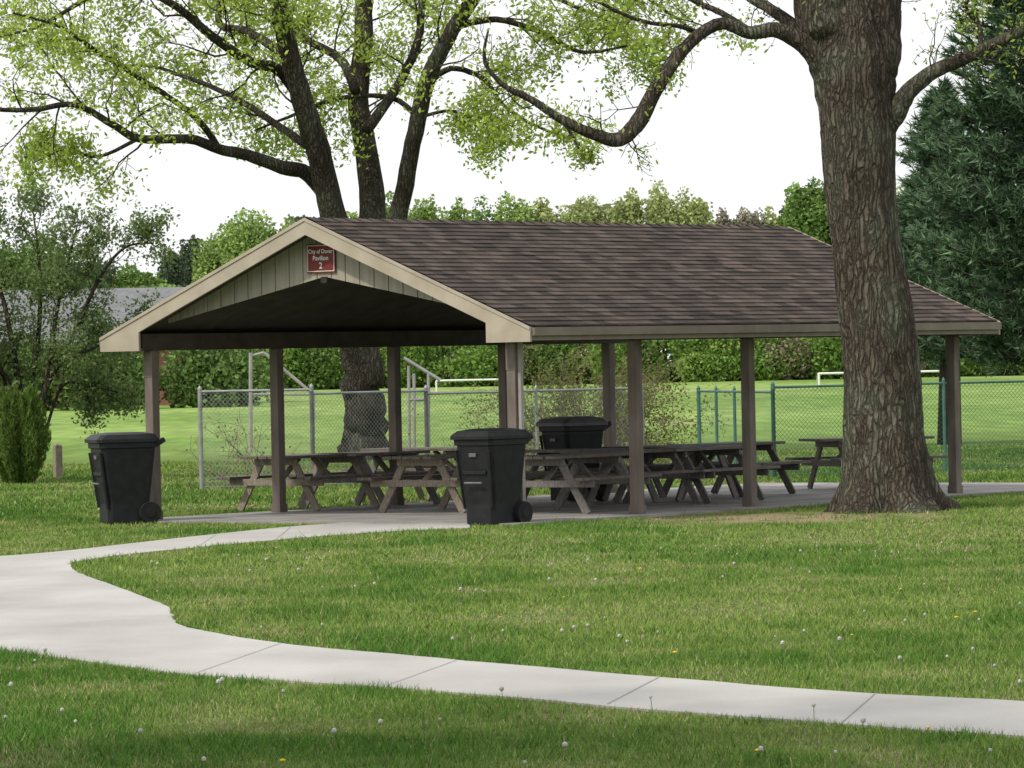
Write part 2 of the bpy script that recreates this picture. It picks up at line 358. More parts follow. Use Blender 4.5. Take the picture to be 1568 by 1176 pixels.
# sign
SG=empty('park_sign',tuple(loc2w(-.045,W_/2+.03,3.375)),TH-math.pi/2)
M_red=pm('sign_red',(.14,.02,.02),(.17,.028,.025),5,.5); M_wht=pm('sign_white',(.7,.7,.68),(.78,.78,.76),5,.5)
a=Acc(); a.box((-.235,-.0,-.185),(.235,.018,.185)); a.obj('panel',[M_red],SG)
a=Acc()
for b_ in(((-.215,-.004,.16),(.215,-.001,.168)),((-.215,-.004,-.168),(.215,-.001,-.16)),((-.223,-.004,-.168),(-.215,-.001,.168)),((.215,-.004,-.168),(.223,-.001,.168))): a.box(*b_)
a.obj('border',[M_wht],SG)
for txt,z,s in(("City of Dover",.065,.072),("Pavilion",-.025,.085),("2",-.13,.11)):
    c=bpy.data.curves.new('txt','FONT'); c.body=txt; c.size=s; c.align_x='CENTER'; c.offset=.001
    o=bpy.data.objects.new('lettering_'+txt.lower().replace(' ','_'),c); link(o,SG); c.materials.append(M_wht)
    o.rotation_euler=(math.pi/2,0,0); o.location=(0,-.006,z)
# ------------------------------------------------ picnic tables
M_wd=pm('table_wood_dark',(.075,.063,.053),(.15,.128,.108),4,.7,.002,(2,12,4))
M_wd2=pm('table_wood_tan',(.17,.142,.112),(.27,.228,.182),4,.75,.002,(2,12,4))
M_wd3=pm('table_wood_grey',(.11,.102,.092),(.19,.176,.16),4,.7,.002,(2,12,4))
def table(px,py,rot,top=M_wd,leg=M_wd2,L=1.83):
    p=gp(px,py); z0=.03
    a=Acc(); 
    for i in range(5):
        y=-.34+i*.17; a.box((-L/2+R.uniform(-.01,.01),y-.077,.715),(L/2+R.uniform(-.01,.01),y+.077,.753),0)
    for s in(-1,1):
        for i in range(2):
            y=s*(.60+.13*i+.0); 
            a.box((-L/2,min(y,y+s*.122),.435),(L/2,max(y,y+s*.122),.473),0)
    for x in(-L/2+.28,L/2-.28):
        a.box((x-.019,-.375,.625),(x+.019,.375,.714),1)
        a.box((x-.019,-.84,.345),(x+.019,.84,.434),1)
        for s in(-1,1): a.bar((x+.04,s*.70,0),(x+.04,s*.27,.712),.038,.105,1,up=(0,1,0))
        sgn=1 if x<0 else -1
        a.bar((x+.07*sgn,0,.40),(x+sgn*.48,0,.70),.085,.038,1,up=(0,0,1))
    o=a.obj('picnic_table',[top,leg],bevel=.004); o.location=(p[0],p[1],z0); o.rotation_euler=(0,0,rot); return o
T0=TH
for px,py,rt,tp,lg in((470,783,0,M_wd,M_wd2),(566,778,.08,M_wd,M_wd3),(690,786,0,M_wd,M_wd2),(655,768,math.pi/2,M_wd,M_wd2),
    (872,788,.04,M_wd,M_wd3),(905,775,math.pi/2-.1,M_wd3,M_wd3),(960,778,0,M_wd,M_wd3),(1030,768,math.pi/2,M_wd3,M_wd3),(1060,772,0,M_wd3,M_wd3),(1112,762,0,M_wd,M_wd),(1328,751,-.5,M_wd,M_wd)):
    table(px,py,T0+rt,tp,lg)
# ------------------------------------------------ trash carts
M_blk=pm('cart_plastic',(.008,.009,.010),(.015,.016,.018),8,.5,spec=.25); M_lidg=pm('cart_lid_grey',(.1,.1,.105),(.13,.13,.135),8,.5)
M_tire=pm('tire',(.01,.01,.01),(.016,.016,.016),8,.8)
def cart(px,py,front,lid=M_blk,z=0,Hh=1.02):
    p=gp(px,py,z); a=Acc()
    def sec(w,y0,y1,zz,ch=.05):
        return [(-w+ch,y0,zz),(w-ch,y0,zz),(w,y0+ch,zz),(w,y1-ch,zz),(w-ch,y1,zz),(-w+ch,y1,zz),(-w,y1-ch,zz),(-w,y0+ch,zz)]
    secs=[sec(.22,-.27,.22,.02),sec(.225,-.275,.26,.25),sec(.275,-.36,.33,.90*Hh/1.02),sec(.275,-.36,.33,.93),sec(.30,-.385,.355,.935),sec(.30,-.385,.355,1.0)]
    V=[v for s in secs for v in s]; Fc=[tuple(range(7,-1,-1))]
    for k in range(len(secs)-1):
        for i in range(8): Fc.append((8*k+i,8*k+(i+1)%8,8*k+8+(i+1)%8,8*k+8+i))
    Fc.append(tuple(8*(len(secs)-1)+i for i in range(8)))
    a.add(V,Fc,0)
    secs=[sec(.325,-.42,.37,1.002),sec(.325,-.42,.37,1.045),sec(.28,-.35,.33,1.10),sec(.15,-.2,.2,1.125,.04)]
    V=[v for s in secs for v in s]; Fc=[tuple(range(7,-1,-1))]
    for k in range(3):
        for i in range(8): Fc.append((8*k+i,8*k+(i+1)%8,8*k+8+(i+1)%8,8*k+8+i))
    Fc.append(tuple(24+i for i in range(8))); a.add(V,Fc,1)
    a.tube([(-.24,.44,1.03),(.24,.44,1.03)],[.018]*2,8,0)
    for s in(-1,1): a.bar((s*.24,.33,.96),(s*.24,.45,1.03),.03,.06,0); 
    a.tube([(-.13,-.365,.50),(.13,-.365,.50)],[.014]*2,8,3)
    a.box((-.17,-.345,.60),(.17,-.31,.64),0); a.box((-.05,-.372,.80),(.05,-.335,.845),3)
    for s in(-1,1): a.bar((s*.2,-.275,.2),(s*.24,-.37,.88),.03,.03,0)
    for s in(-1,1):
        a.tube([(s*.225,.245,.135),(s*.285,.245,.135)],[.135]*2,20,2); a.tube([(s*.284,.245,.135),(s*.292,.245,.135)],[.06]*2,14,0)
    a.tube([(-.25,.245,.135),(.25,.245,.135)],[.014]*2,8,3)
    o=a.obj('wheeled_trash_cart',[M_blk,lid,M_tire,M_lidg],bevel=.008)
    o.location=(p[0],p[1],z); o.rotation_euler=(0,0,math.atan2(front[1],front[0])+math.pi/2); o.scale=(1.06,1.06,1.06); return o
cart(756,804,(-.62,-.78)); cart(192,802,(-.93,-.36)); cart(880,768,(-.75,-.65),M_lidg,.03)
# ------------------------------------------------ trees
def norm(v): return v/ (np.linalg.norm(v)+1e-9)
def crs(P,k):
    P=np.array(P,float); out=[]
    for i in range(len(P)-1):
        p0=P[max(i-1,0)];p1=P[i];p2=P[i+1];p3=P[min(i+2,len(P)-1)]
        for t in np.linspace(0,1,k,endpoint=False):
            out.append(.5*((2*p1)+(-p0+p2)*t+(2*p0-5*p1+4*p2-p3)*t*t+(-p0+3*p1-3*p2+p3)*t**3))
    out.append(P[-1]); return np.array(out)
class Tree:
    def __init__(s): s.a=Acc(); s.lp=[]
    def grow(s,p,d,L,r,lvl,maxl,kids,up=.05,wob=.22,leafn=3):
        n=max(3,min(9,int(L/.35)+2)); pts=[p]; d=norm(d)
        for i in range(n):
            d=norm(d+R.normal(0,wob,3)+np.array([0,0,up])); pts.append(pts[-1]+d*L/n)
        pts=np.array(pts); rad=np.linspace(r,max(r*.3,.004),n+1)
        s.a.tube(pts,rad,6 if r>.05 else (4 if r>.02 else 3))
        if lvl<maxl: s.kids(pts,rad,L,lvl,maxl,kids,up,wob,leafn)
        if lvl>=maxl:
            m=leafn
            for q in range(m):
                t=R.uniform(.3,1)*n; i=min(int(t),n-1); s.lp.append(pts[i]+(pts[i+1]-pts[i])*(t-i))
    def kids(s,pts,rad,L,lvl,maxl,kids,up=.05,wob=.22,leafn=3,tmin=.2,lf=(.35,.65)):
        n=len(pts)-1
        k=kids[lvl] if lvl<len(kids) else 4
        for q in range(k):
            t=(tmin+(1-tmin)*(q+R.uniform(.1,1))/k)*n; i=min(int(t),n-1); p=pts[i]+(pts[i+1]-pts[i])*(t-i)
            tg=norm(pts[i+1]-pts[i]); x=norm(np.cross(tg,R.normal(size=3))); an=R.uniform(.5,1.1)
            s.grow(p,tg*math.cos(an)+x*math.sin(an),L*R.uniform(*lf)*(1.1-.5*t/n),rad[i]*.55,lvl+1,maxl,kids,up,wob,leafn)
    def limb(s,pts,rad,sides=10,k=5,jit=.04):
        P=crs(pts,k); rr=np.interp(np.linspace(0,len(rad)-1,len(P)),range(len(rad)),rad)
        P[1:-1]+=R.normal(0,rr.min()*.15,(len(P)-2,3)); s.a.tube(P,rr,sides,0,jit); return P,rr
    def leaves(s,n,size,spread,c1,c2,aspect=.5,droop=0,keep=1):
        lp=np.array(s.lp)
        if keep<1: lp=lp[R.uniform(0,1,len(lp))<keep]
        P=np.repeat(lp,n,0)+R.normal(0,spread,(len(lp)*n,3)); P[:,2]-=abs(R.normal(0,spread*.5,len(P)))*droop
        c=colvar(len(lp),c1,c2,.25); c=np.repeat(c,n,0)*R.uniform(.8,1.2,(len(P),1))
        return quads(P,size,aspect),c
def path_w(L_px,D,dj=0): return [at(x,y,D+dj*i) for i,(x,y) in enumerate(L_px)]
# --- centre tree behind the pavilion
T=Tree()
base=gp(562,706); D=base[1]; s_=F/D
def px2r(w_): return w_/2/s_
T.limb([np.array([base[0],base[1],-.2]),at(558,660,D),at(556,600,D),at(554,520,D),at(552,460,D)],[px2r(84),px2r(66),px2r(60),px2r(62),px2r(78)],20,6)
limbs=[
 ([(548,480),(525,390),(505,310),(486,230),(462,150),(440,70),(425,-10),(400,-140),(370,-320)],[50,46,40,38,34,30,26,18,8],-.3),
 ([(556,480),(565,390),(570,320),(560,230),(548,150),(556,70),(560,-20),(585,-160),(600,-340)],[50,46,42,36,34,30,28,20,8],.5),
 ([(560,480),(590,390),(612,320),(632,220),(652,130),(685,60),(735,-20),(800,-130),(850,-260)],[40,34,29,26,26,24,22,16,6],-.2),
 ([(503,305),(470,266),(432,256),(380,238),(335,228),(290,213),(212,212),(165,186),(112,160),(50,168),(-25,165),(-110,140)],[26,24,22,18,16,15,13,11,9,8,6,3],-.35),
 ([(470,170),(430,110),(385,95),(330,60),(270,10),(200,-30),(120,-90)],[22,18,16,14,12,9,4],-.5),
 ([(448,90),(400,60),(370,45),(340,40),(335,10),(350,-60)],[18,14,12,12,10,6],.6),
 ([(545,140),(520,90),(470,60),(430,20),(380,-40)],[16,14,12,10,5],.7),
 ([(652,130),(690,105),(740,120),(770,160),(815,190),(880,215)],[12,9,8,6,5,3],-.4),
 ([(560,200),(610,130),(640,60),(650,-20),(690,-120)],[18,15,13,11,5],.5),
 ([(700,40),(760,30),(830,50),(890,80),(960,70)],[12,10,8,6,3],-.3),
 ([(640,180),(600,150),(520,150),(440,180),(390,200)],[10,8,7,5,3],.5),
 ([(335,228),(300,180),(230,130),(150,80),(90,40),(20,20)],[12,10,8,7,5,3],-.5),
 ([(212,212),(150,240),(100,230),(50,250)],[7,5,4,2],-.2),
 ([(480,230),(430,195),(360,150),(290,120),(220,100),(150,110)],[14,12,9,7,5,3],.5),
 ([(735,-20),(830,-60),(930,-40),(1010,10),(1080,60)],[14,11,7,5,3],.5),
 ([(200,-30),(130,0),(60,40),(-20,60)],[10,8,5,3],.4),
 ([(720,0),(800,-20),(880,10),(940,40),(985,100)],[10,8,6,4,2],.3),
 ([(640,180),(690,170),(730,190),(760,225)],[6,5,4,2],-.5),
]
for pts,wd,dj in limbs:
    P,rr=T.limb(path_w(pts,D,dj),[px2r(x) for x in wd],9)
    Ln=np.linalg.norm(np.diff(P,axis=0),axis=1).sum()
    T.kids(P,np.minimum(rr*.7,.045),min(Ln*.6,4.4),0,3,[13 if Ln>6 else 9,6,4],.03,.2,3,tmin=.22 if Ln<9 and wd[0]<30 else .45)
T.a.obj('trunk_and_limbs',[M_barkm],(tr:=empty('shade_tree')),smooth=True)
V,c=T.leaves(4,.125,.16,(.27,.38,.055),(.47,.57,.14),.45,.8,.8)
rawmesh('foliage',V,4,c,M_leaf,tr); n1=len(V)
# --- big right tree
T=Tree(); D=TREE[1]; s_=F/D
prof=[(1362,800,98),(1362,783,92),(1361,765,80),(1360,735,70),(1356,700,65),(1352,650,61),(1349,560,58),(1340,470,56),(1328,380,52),(1319,300,53),(1313,200,57),(1309,140,58),(1305,80,55),(1302,20,40),(1300,-20,20)]
PP=crs([np.append(at(x,y,D),r/s_) for x,y,r in prof],7)
def lob(pts,th):
    z=pts[:,2][:,None]; fl=np.exp(-np.clip(z,0,9)/.32)
    t=th[None,:]
    return 1+fl*.2*np.cos(5*t+1)+fl*.10*np.cos(9*t)+.02*np.sin(14*t+z*1.3)+.018*np.sin(23*t-z*2.1)+.02*np.sin(3*t+z*2)
T.a.tube(PP[:,:3],PP[:,3],72,0,.014,lob)
def r_(w_): return w_/2/s_
limbs=[
 ([(1305,210),(1294,140),(1276,70),(1260,10),(1245,-60),(1215,-180),(1180,-330),(1150,-480)],[80,92,92,90,80,62,44,20],.02),
 ([(1320,210),(1330,140),(1338,70),(1345,0),(1358,-80),(1380,-180),(1400,-330),(1430,-480)],[80,84,80,74,66,54,40,20],.05),
 ([(1285,130),(1262,98),(1232,68),(1190,46),(1148,50),(1108,36),(1072,52),(1040,84),(1008,130),(978,185),(948,213),(910,206),(862,184),(812,152),(770,130),(742,92),(748,45)],[50,44,30,24,20,19,19,20,23,27,23,18,14,11,8,6,3],-.1),
 ([(1345,205),(1372,170),(1392,140),(1430,110),(1485,86),(1530,64),(1590,36),(1680,10),(1800,-30)],[44,36,27,23,20,18,16,12,5],-.1),
 ([(1150,50),(1105,20),(1060,0),(1000,-40),(930,-80)],[12,10,8,6,3],.2),
 ([(1072,52),(1040,40),(990,34),(930,10),(870,-30)],[9,7,6,5,3],-.2),
 ([(862,184),(880,215),(892,240),(905,232)],[6,5,4,2],0),
 ([(1240,60),(1190,20),(1140,-10),(1090,-60),(1020,-130)],[22,18,15,12,6],.3),
 ([(1250,-20),(1120,-90),(980,-120),(850,-120),(740,-60)],[36,26,20,14,6],-.3),
 ([(1375,-60),(1450,-60),(1540,-30),(1640,-20)],[36,26,18,10],-.3),
 ([(1500,82),(1500,40),(1480,10),(1500,-40)],[9,7,5,3],.1),
]
for i,(pts,wd,dj) in enumerate(limbs):
    P,rr=T.limb(path_w(pts,D-.05,dj),[r_(x) for x in wd],24 if i<2 else 12,6,.025)
    Ln=np.linalg.norm(np.diff(P,axis=0),axis=1).sum()
    T.kids(P,np.minimum(rr*.6,.022),min(Ln*.4,1.8),0,2,[14,6],.03,.28,2,tmin=.3)
T.a.obj('trunk_and_limbs',[M_bark],(tr:=empty('old_ash_tree')),smooth=True)
V,c=T.leaves(4,.07,.08,(.25,.35,.05),(.42,.52,.13),.45,.5,.6)
rawmesh('foliage',V,4,c,M_leaf,tr); n2=len(V)
# --- small multi-stem tree at left
T=Tree(); b0=gp(40,738); D=b0[1]; s_=F/D
for pts,w0 in (([(38,735),(30,600),(10,480),(-10,400),(-5,320)],14),([(42,735),(46,610),(60,500),(60,400),(50,320)],14),([(44,735),(60,620),(110,520),(150,430),(190,380),(235,372)],12),
     ([(40,735),(36,620),(-20,540),(-60,460)],11),([(43,735),(52,640),(90,560),(150,530),(190,500)],9),([(46,610),(80,520),(100,420),(120,340)],9),([(30,620),(0,560),(-50,560)],8),([(46,640),(90,600),(130,590),(180,600)],6)):
    pts_=path_w(pts,D,R.uniform(-.35,.35)); pts_[0][2]=-.1
    P,rr=T.limb(pts_,np.linspace(w0/2/s_,.012,len(pts)),8)
    T.kids(P,np.minimum(rr,.02),1.8,0,3,[13,6,4],.03,.25,3,tmin=.3)
T.a.obj('stems',[M_barkm],(tr:=empty('small_maple_tree')),smooth=True)
V,c=T.leaves(4,.075,.1,(.12,.18,.065),(.23,.30,.12),.6,0,.85)
rawmesh('foliage',V,4,c,M_leaf,tr); n3=len(V)
# --- upright yew bush
n=14000; b0=gp(30,741); th=R.uniform(0,6.283,n); h=R.uniform(0,1,n)**.9
rr=(.26+.28*np.sin(np.clip(h*1.15,0,1)*2.6))*(.82+.25*np.sin(th*6+h*2))*np.sqrt(R.uniform(.25,1,n))
P=np.stack([b0[0]+rr*np.cos(th),b0[1]+rr*np.sin(th),h*1.45*(1+.14*np.sin(th*7)+.08*np.sin(th*3))],1)
d=np.stack([np.cos(th)*.35,np.sin(th)*.35,np.ones(n)*.8],1)*R.uniform(.05,.12,(n,1))+R.normal(0,.03,(n,3)); sd_=R.normal(0,1,(n,3))*.014
rawmesh('yew_bush',np.stack([P-sd_,P+sd_,P+d],1),3,colvar(n,(.09,.16,.035),(.18,.26,.065)),M_leaf)
# --- pines at right
def pine(name,px,D,zb,zt,rad,n,c1=(.06,.105,.07),c2=(.13,.2,.135),dens=9):
    c0=at(px,500,D); A=Acc(); e=empty(name)
    A.tube([(c0[0],D,-.1),(c0[0]+.1,D,zt*.5),(c0[0],D,zt)],[.28,.18,.03],10)
    tips=[]; 
    nb=int(n)
    for i in range(nb):
        t=(i+R.uniform(0,1))/nb; z=zb+(zt-zb)*t; az=R.uniform(0,6.283); L=rad*(1-t)**.7*R.uniform(.6,1.12)*(1 if t>.12 else .8+1.6*t)
        d=np.array([math.cos(az),math.sin(az),0]); pts=[np.array([c0[0],D,z])+d*L*q+np.array([0,0,L*(.22*q*q+.04*q)-.12*L*q]) for q in np.linspace(0,1,6)]
        A.tube(pts,np.linspace(.04,.008,6),4)
        for q in R.uniform(.2,1.02,int(6+L*dens)):
            k=min(int(q*5),4); p=pts[k]+(pts[min(k+1,5)]-pts[k])*(q*5-k)
            side=np.array([-d[1],d[0],0])*R.normal(0,.3)*(1.1-q*.5)*L*.5; tips.append((p+side+np.array([0,0,R.normal(0,.12)]),norm(d+side*.8+np.array([0,0,.55]))))
    A.obj('trunk_and_branches',[M_barkd],e,smooth=True)
    tp=np.array([t[0] for t in tips]); td=np.array([t[1] for t in tips]); m=22
    P=np.repeat(tp,m,0); dd=np.repeat(td,m,0)*.9+R.normal(0,.55,(len(P),3)); dd/=np.linalg.norm(dd,axis=1)[:,None]
    P=P+np.repeat(td,m,0)*R.uniform(-.12,.12,(len(P),1)); sd_=R.normal(0,1,P.shape)*.014
    cc=np.repeat(colvar(len(tp),c1,c2,.35),m,0)*R.uniform(.8,1.2,(len(P),1))
    rawmesh('needles',np.stack([P-sd_,P+sd_,P+dd*R.uniform(.12,.26,(len(P),1))],1),3,cc,M_needle,e)
pine('pine_tree',1615,88,1.75,11.5,3.7,290,(.065,.115,.065),(.145,.22,.125))
pine('pine_tree',1450,102,1.9,7.8,2.5,180,(.07,.125,.07),(.15,.23,.135))
pine('pine_tree',1850,80,1.2,10,3.0,70)
# ------------------------------------------------ far vegetation
def crown_pts(c,r,n,nl=14):
    dirs=R.normal(size=(nl,3)); dirs/=np.linalg.norm(dirs,axis=1)[:,None]; dirs[:,2]=np.abs(dirs[:,2])*1.2-.3
    cen=np.array(c)+dirs*np.array(r)*R.uniform(.4,.74,(nl,1)); k=R.randint(0,nl,n)
    p=R.normal(size=(n,3)); p/=np.linalg.norm(p,axis=1)[:,None]; p*=(R.uniform(.1,1,n)**.4)[:,None]
    lr=R.uniform(.26,.42,nl)[k][:,None]
    return cen[k]+p*lr*np.array(r), R.uniform(.78,1.22,nl)[k]
VV=[];CC=[]
def far_tree(px,top,hw,D,c1,c2,n=6500,size=.34,bottom=None,aspect=.75):
    s=F/D; t=at(px,top-6,D); ztop=t[2]; rx=hw*1.2/s; zb=5.0 if bottom is None else bottom
    zr_=(ztop-zb)/2; c=(t[0],D,zb+zr_); P,k=crown_pts(c,(rx,rx,zr_),n,20)
    P2=np.array(c)+np.clip(R.normal(size=(n//3,3)),-1.9,1.9)*np.array((rx,rx,zr_))*.34
    P=np.vstack([P,P2]); k=np.append(k,np.full(len(P2),.85)); P[:,2]=np.maximum(P[:,2],.1)
    VV.append(quads(P,size,aspect)); CC.append(colvar(len(P),c1,c2,.2)*k[:,None])
G1=((.22,.33,.085),(.34,.45,.15)); G2=((.13,.22,.06),(.22,.33,.1)); YG=((.33,.39,.15),(.45,.5,.23)); DG=((.09,.13,.08),(.14,.18,.11)); BR=((.25,.24,.18),(.35,.32,.24))
for a_ in ((-60,330,90,400,*G2),(40,360,70,400,*G2),(130,385,60,400,*DG),(205,405,50,400,*G2),(262,385,26,410,*DG),(292,343,22,415,*DG),(240,430,60,380,*G2),(330,345,45,400,*G1),(385,314,60,395,*G1),(435,326,45,395,*G1),(462,302,24,420,*DG),(490,312,30,420,*DG),
   (540,312,50,400,*G1),(596,290,34,400,*G2),(650,286,38,395,*G1),(702,292,36,400,*G1),(745,298,40,410,*G2),(790,292,40,400,*G1),(835,300,36,400,*YG),(880,282,36,400,*YG),(920,292,36,410,*YG),(965,278,36,400,*YG),(1010,272,44,400,*YG),(1055,278,44,400,*YG),(1112,310,28,410,*BR),(1150,314,36,410,*BR),(1185,312,26,410,*YG),
   (1236,256,44,330,*G2),(1290,240,50,330,*G2),(1345,262,50,380,*G1),(1400,280,50,380,*G1),(1450,300,60,400,*G2),(1520,300,60,400,*G2),(1600,290,70,400,*G2),(1700,290,80,400,*G2),(-180,320,100,400,*G2)):
    far_tree(*a_)
n=50000; X=R.uniform(-60,62,n); topz=14.2+.9*np.sin(X*.5)+.7*np.sin(X*1.27+1)+.4*np.sin(X*3.1)-np.clip(-X-20,0,6)*.9
Z=3+(topz-3)*R.uniform(0,1,n); P=np.stack([X,418+R.uniform(0,2,n)+1.2*np.sin(X*.8+Z*.6),Z],1)
VV.append(quads(P,.5,.75)); CC.append(colvar(n,(.19,.28,.085),(.30,.39,.14),.25))
rawmesh('distant_treeline',np.concatenate(VV),4,np.concatenate(CC),M_far)
PS=[];CS=[]
for i in range(190):
    x=R.uniform(-75,80); h=R.uniform(2.2,5.6); rx=R.uniform(1.0,2.6); m=int(150*h*rx**.7)
    p=R.normal(size=(m,3)); p/=np.linalg.norm(p,axis=1)[:,None]; p*=(R.uniform(.2,1,m)**.35)[:,None]*(1+.18*np.sin(p[:,:1]*9+i)*np.sin(p[:,2:]*8))
    q=np.array([x,386+R.uniform(0,4),h*.48])+p*np.array([rx,rx*.7,h*.52]); q[:,2]=np.maximum(q[:,2],.05); PS.append(q)
    u_=R.uniform()
    c1,c2=((.12,.23,.045),(.22,.34,.085)) if u_<.5 else (((.2,.3,.07),(.3,.41,.12)) if u_<.8 else (((.1,.17,.045),(.16,.24,.075)) if u_<.9 else ((.2,.18,.11),(.28,.25,.17))))
    CS.append(colvar(m,c1,c2,.3))
P=np.concatenate(PS); rawmesh('hedgerow',quads(P,.34,.7),4,np.concatenate(CS),M_far)
n=30000; X=R.uniform(-75,80,n); Z=3.6*R.uniform(0,1,n); P=np.stack([X,391+R.uniform(0,1,n),Z],1)
rawmesh('woodland_understory',quads(P,.6,.8),4,colvar(n,(.1,.17,.045),(.16,.24,.07),.3),M_far)
PS=[];CS=[]
for i in range(60):
    x=R.uniform(-38,-13.5); h=R.uniform(2.2,4.0); rx=R.uniform(.8,1.6); m=int(220*h)
    p=R.normal(size=(m,3)); p/=np.linalg.norm(p,axis=1)[:,None]; p*=(R.uniform(.2,1,m)**.35)[:,None]*(1+.18*np.sin(p[:,:1]*9+i)*np.sin(p[:,2:]*8))
    q=np.array([x,235+R.uniform(0,4),h*.48])+p*np.array([rx,rx*.7,h*.52]); q[:,2]=np.maximum(q[:,2],.05); PS.append(q); CS.append(colvar(m,(.1,.17,.05),(.19,.28,.09),.3))
rawmesh('brush_hedge',quads(np.concatenate(PS),.26,.7),4,np.concatenate(CS),M_far)
# houses
M_brick=pm('brick',(.2,.09,.065),(.27,.13,.095),8,.9); M_rf=pm('roof_grey',(.15,.155,.165),(.2,.205,.215),3,.9); M_gl=pm('window_glass',(.03,.035,.04),(.05,.055,.06),2,.2)
def house(px,D,w_,dp,hw,hr,rot):
    p=at(px,560,D); e=empty('brick_house',(p[0],D,0),rot)
    A=Acc(); A.box((-w_/2,-dp/2,0),(w_/2,dp/2,hw)); A.prism([(-dp/2,hw),(dp/2,hw),(0,hr)],(-w_/2,w_/2),fn=lambda y,z,x:(x,y,z)); A.obj('walls',[M_brick],e)
    A=Acc()
    for s in(-1,1): A.prism([(s*(dp/2+.5),hw-.12),(s*(dp/2+.5),hw+.05),(0,hr+.2),(0,hr+.02)],(-w_/2-.4,w_/2+.4),fn=lambda y,z,x:(x,y,z))
    A.obj('roof',[M_rf],e)
    A=Acc(); 
    for k in range(4):
        x=-w_/2+w_*(k+.5)/4; A.box((x-.5,-dp/2-.03,hw-1.9),(x+.5,-dp/2+.02,hw-.6),0); 
        for q in((x-.58,x-.5),(x+.5,x+.58)): A.box((q[0],-dp/2-.05,hw-1.98),(q[1],-dp/2+.02,hw-.52),1)
    A.obj('windows',[M_gl,M_wht],e)
house(165,262,13,9,3.4,6.4,.12); house(-60,250,9,8,3.0,5.4,.1)
# ------------------------------------------------ fences
M_galv=pm('galvanized',(.22,.23,.24),(.3,.31,.32),6,.5,metal=.3); M_grn=pm('green_vinyl',(.05,.12,.1),(.07,.16,.13),6,.5)
def fence(name,p0,p1,h,sp,mat,wires=True):
    p0=np.array(p0);p1=np.array(p1);p0[2]=p1[2]=0;d=p1-p0;L=np.linalg.norm(d);d/=L;A=Acc()
    n=max(1,round(L/sp))
    for k in range(n+1):
        q=p0+d*L*k/n; rr=.036 if k in(0,n) else .028
        A.tube([q,q+np.array([0,0,h+.05])],[rr]*2,10); A.tube([q+np.array([0,0,h+.05]),q+np.array([0,0,h+.1])],[rr*1.1,.006],10)
    A.tube([p0+np.array([0,0,h]),p1+np.array([0,0,h])],[.021]*2,8)
    A.tube([p0+np.array([0,0,.06]),p1+np.array([0,0,.06])],[.006]*2,5)
    z0,z1=.03,h-.01; hh=z1-z0; st_=.078; nrm=np.array([-d[1],d[0],0]); wd=.0055
    for sgn in(1,-1):
        x=-hh
        while x<L:
            a0,a1=x,x+hh; t0=max(0,-a0)/hh; t1=min(1,(L-a0)/hh)
            if t1>t0:
                A_=p0+d*(a0+t0*hh); B_=p0+d*(a0+t1*hh)
                za,zb=z0+t0*hh,z0+t1*hh
                if sgn<0: za,zb=z0+z1-za,z0+z1-zb
                A_=A_+np.array([0,0,za])+nrm*.004*sgn; B_=B_+np.array([0,0,zb])+nrm*.004*sgn
                o_=np.cross(norm(B_-A_),nrm)*wd/2
                A.add([A_-o_,A_+o_,B_+o_,B_-o_],[(0,1,2,3)])
            x+=st_
    A.obj(name,[mat],smooth=False)
fence('chain_link_fence',gp(309,751),gp(480,748),1.62,2.2,M_galv)
fence('chain_link_fence',gp(480,748),gp(655,740),1.55,1.9,M_galv)
fence('chain_link_fence',gp(655,740),gp(985,726),1.5,2.2,M_galv)
fence('green_chain_link_fence',gp(1186,733),gp(1700,716),1.5,1.7,M_grn)
fence('green_chain_link_fence',gp(1186,733),gp(1072,722),1.42,1.5,M_grn)
A=Acc()
def pole(pts,r=.028): A.tube(pts,[r]*len(pts),8)
Dg=gp(655,740)[1]
for x,t in((626,560),(634,572),(656,568)):
    q=at(x,700,Dg+.3); q[2]=0; pole([q,at(x,t,Dg+.3)])
pole([at(618,548,Dg+.3),at(674,582,Dg+.3)],.03); pole([at(626,612,Dg+.3),at(656,612,Dg+.3)])
A.obj('gate_frame',[M_pale])
A=Acc(); Dg2=110
q=at(384,700,Dg2);q[2]=0; pole([q,at(384,540,Dg2)],.05); pole([at(404,540,Dg2),at(480,604,Dg2)],.04); pole([at(384,604,Dg2),at(480,604,Dg2)],.03)
q=at(480,700,Dg2);q[2]=0; pole([q,at(480,604,Dg2)],.04); pole([at(404,540,Dg2),at(384,545,Dg2)],.03)
A.obj('metal_swing_frame',[M_pale])
def goal(px0,px1,py,D):
    A2=Acc(); a0=at(px0,py,D);a1=at(px1,py,D); z=a0[2]; rr=.07
    for q in(a0,a1):
        g0=q.copy();g0[2]=0; A2.tube([g0,[q[0],q[1],z]],[rr]*2,8); g1=g0+np.array([0,3,0]); A2.tube([g1,[q[0],q[1]+1,z]],[rr*.6]*2,6); A2.tube([g0,g1],[rr*.6]*2,6)
    A2.tube([[a0[0],a0[1],z],[a1[0],a1[1],z]],[rr]*2,8); A2.tube([[a0[0],a0[1]+1,z],[a1[0],a1[1]+1,z]],[rr*.6]*2,8)
    A2.obj('soccer_goal',[M_wht])
goal(668,768,583,330); goal(1254,1300,572,300); goal(1405,1460,569,300)
A=Acc(); p=gp(89,733); A.box((-.07,-.07,-.1),(.07,.07,.62)); A.add([(-.07,-.07,.62),(.07,-.07,.62),(.07,.07,.62),(-.07,.07,.62),(0,0,.67)],[(0,1,4),(1,2,4),(2,3,4),(3,0,4)])
o=A.obj('wooden_bollard',[M_wd2],bevel=.01); o.location=(p[0],p[1],0); o.rotation_euler=(0,0,.5)
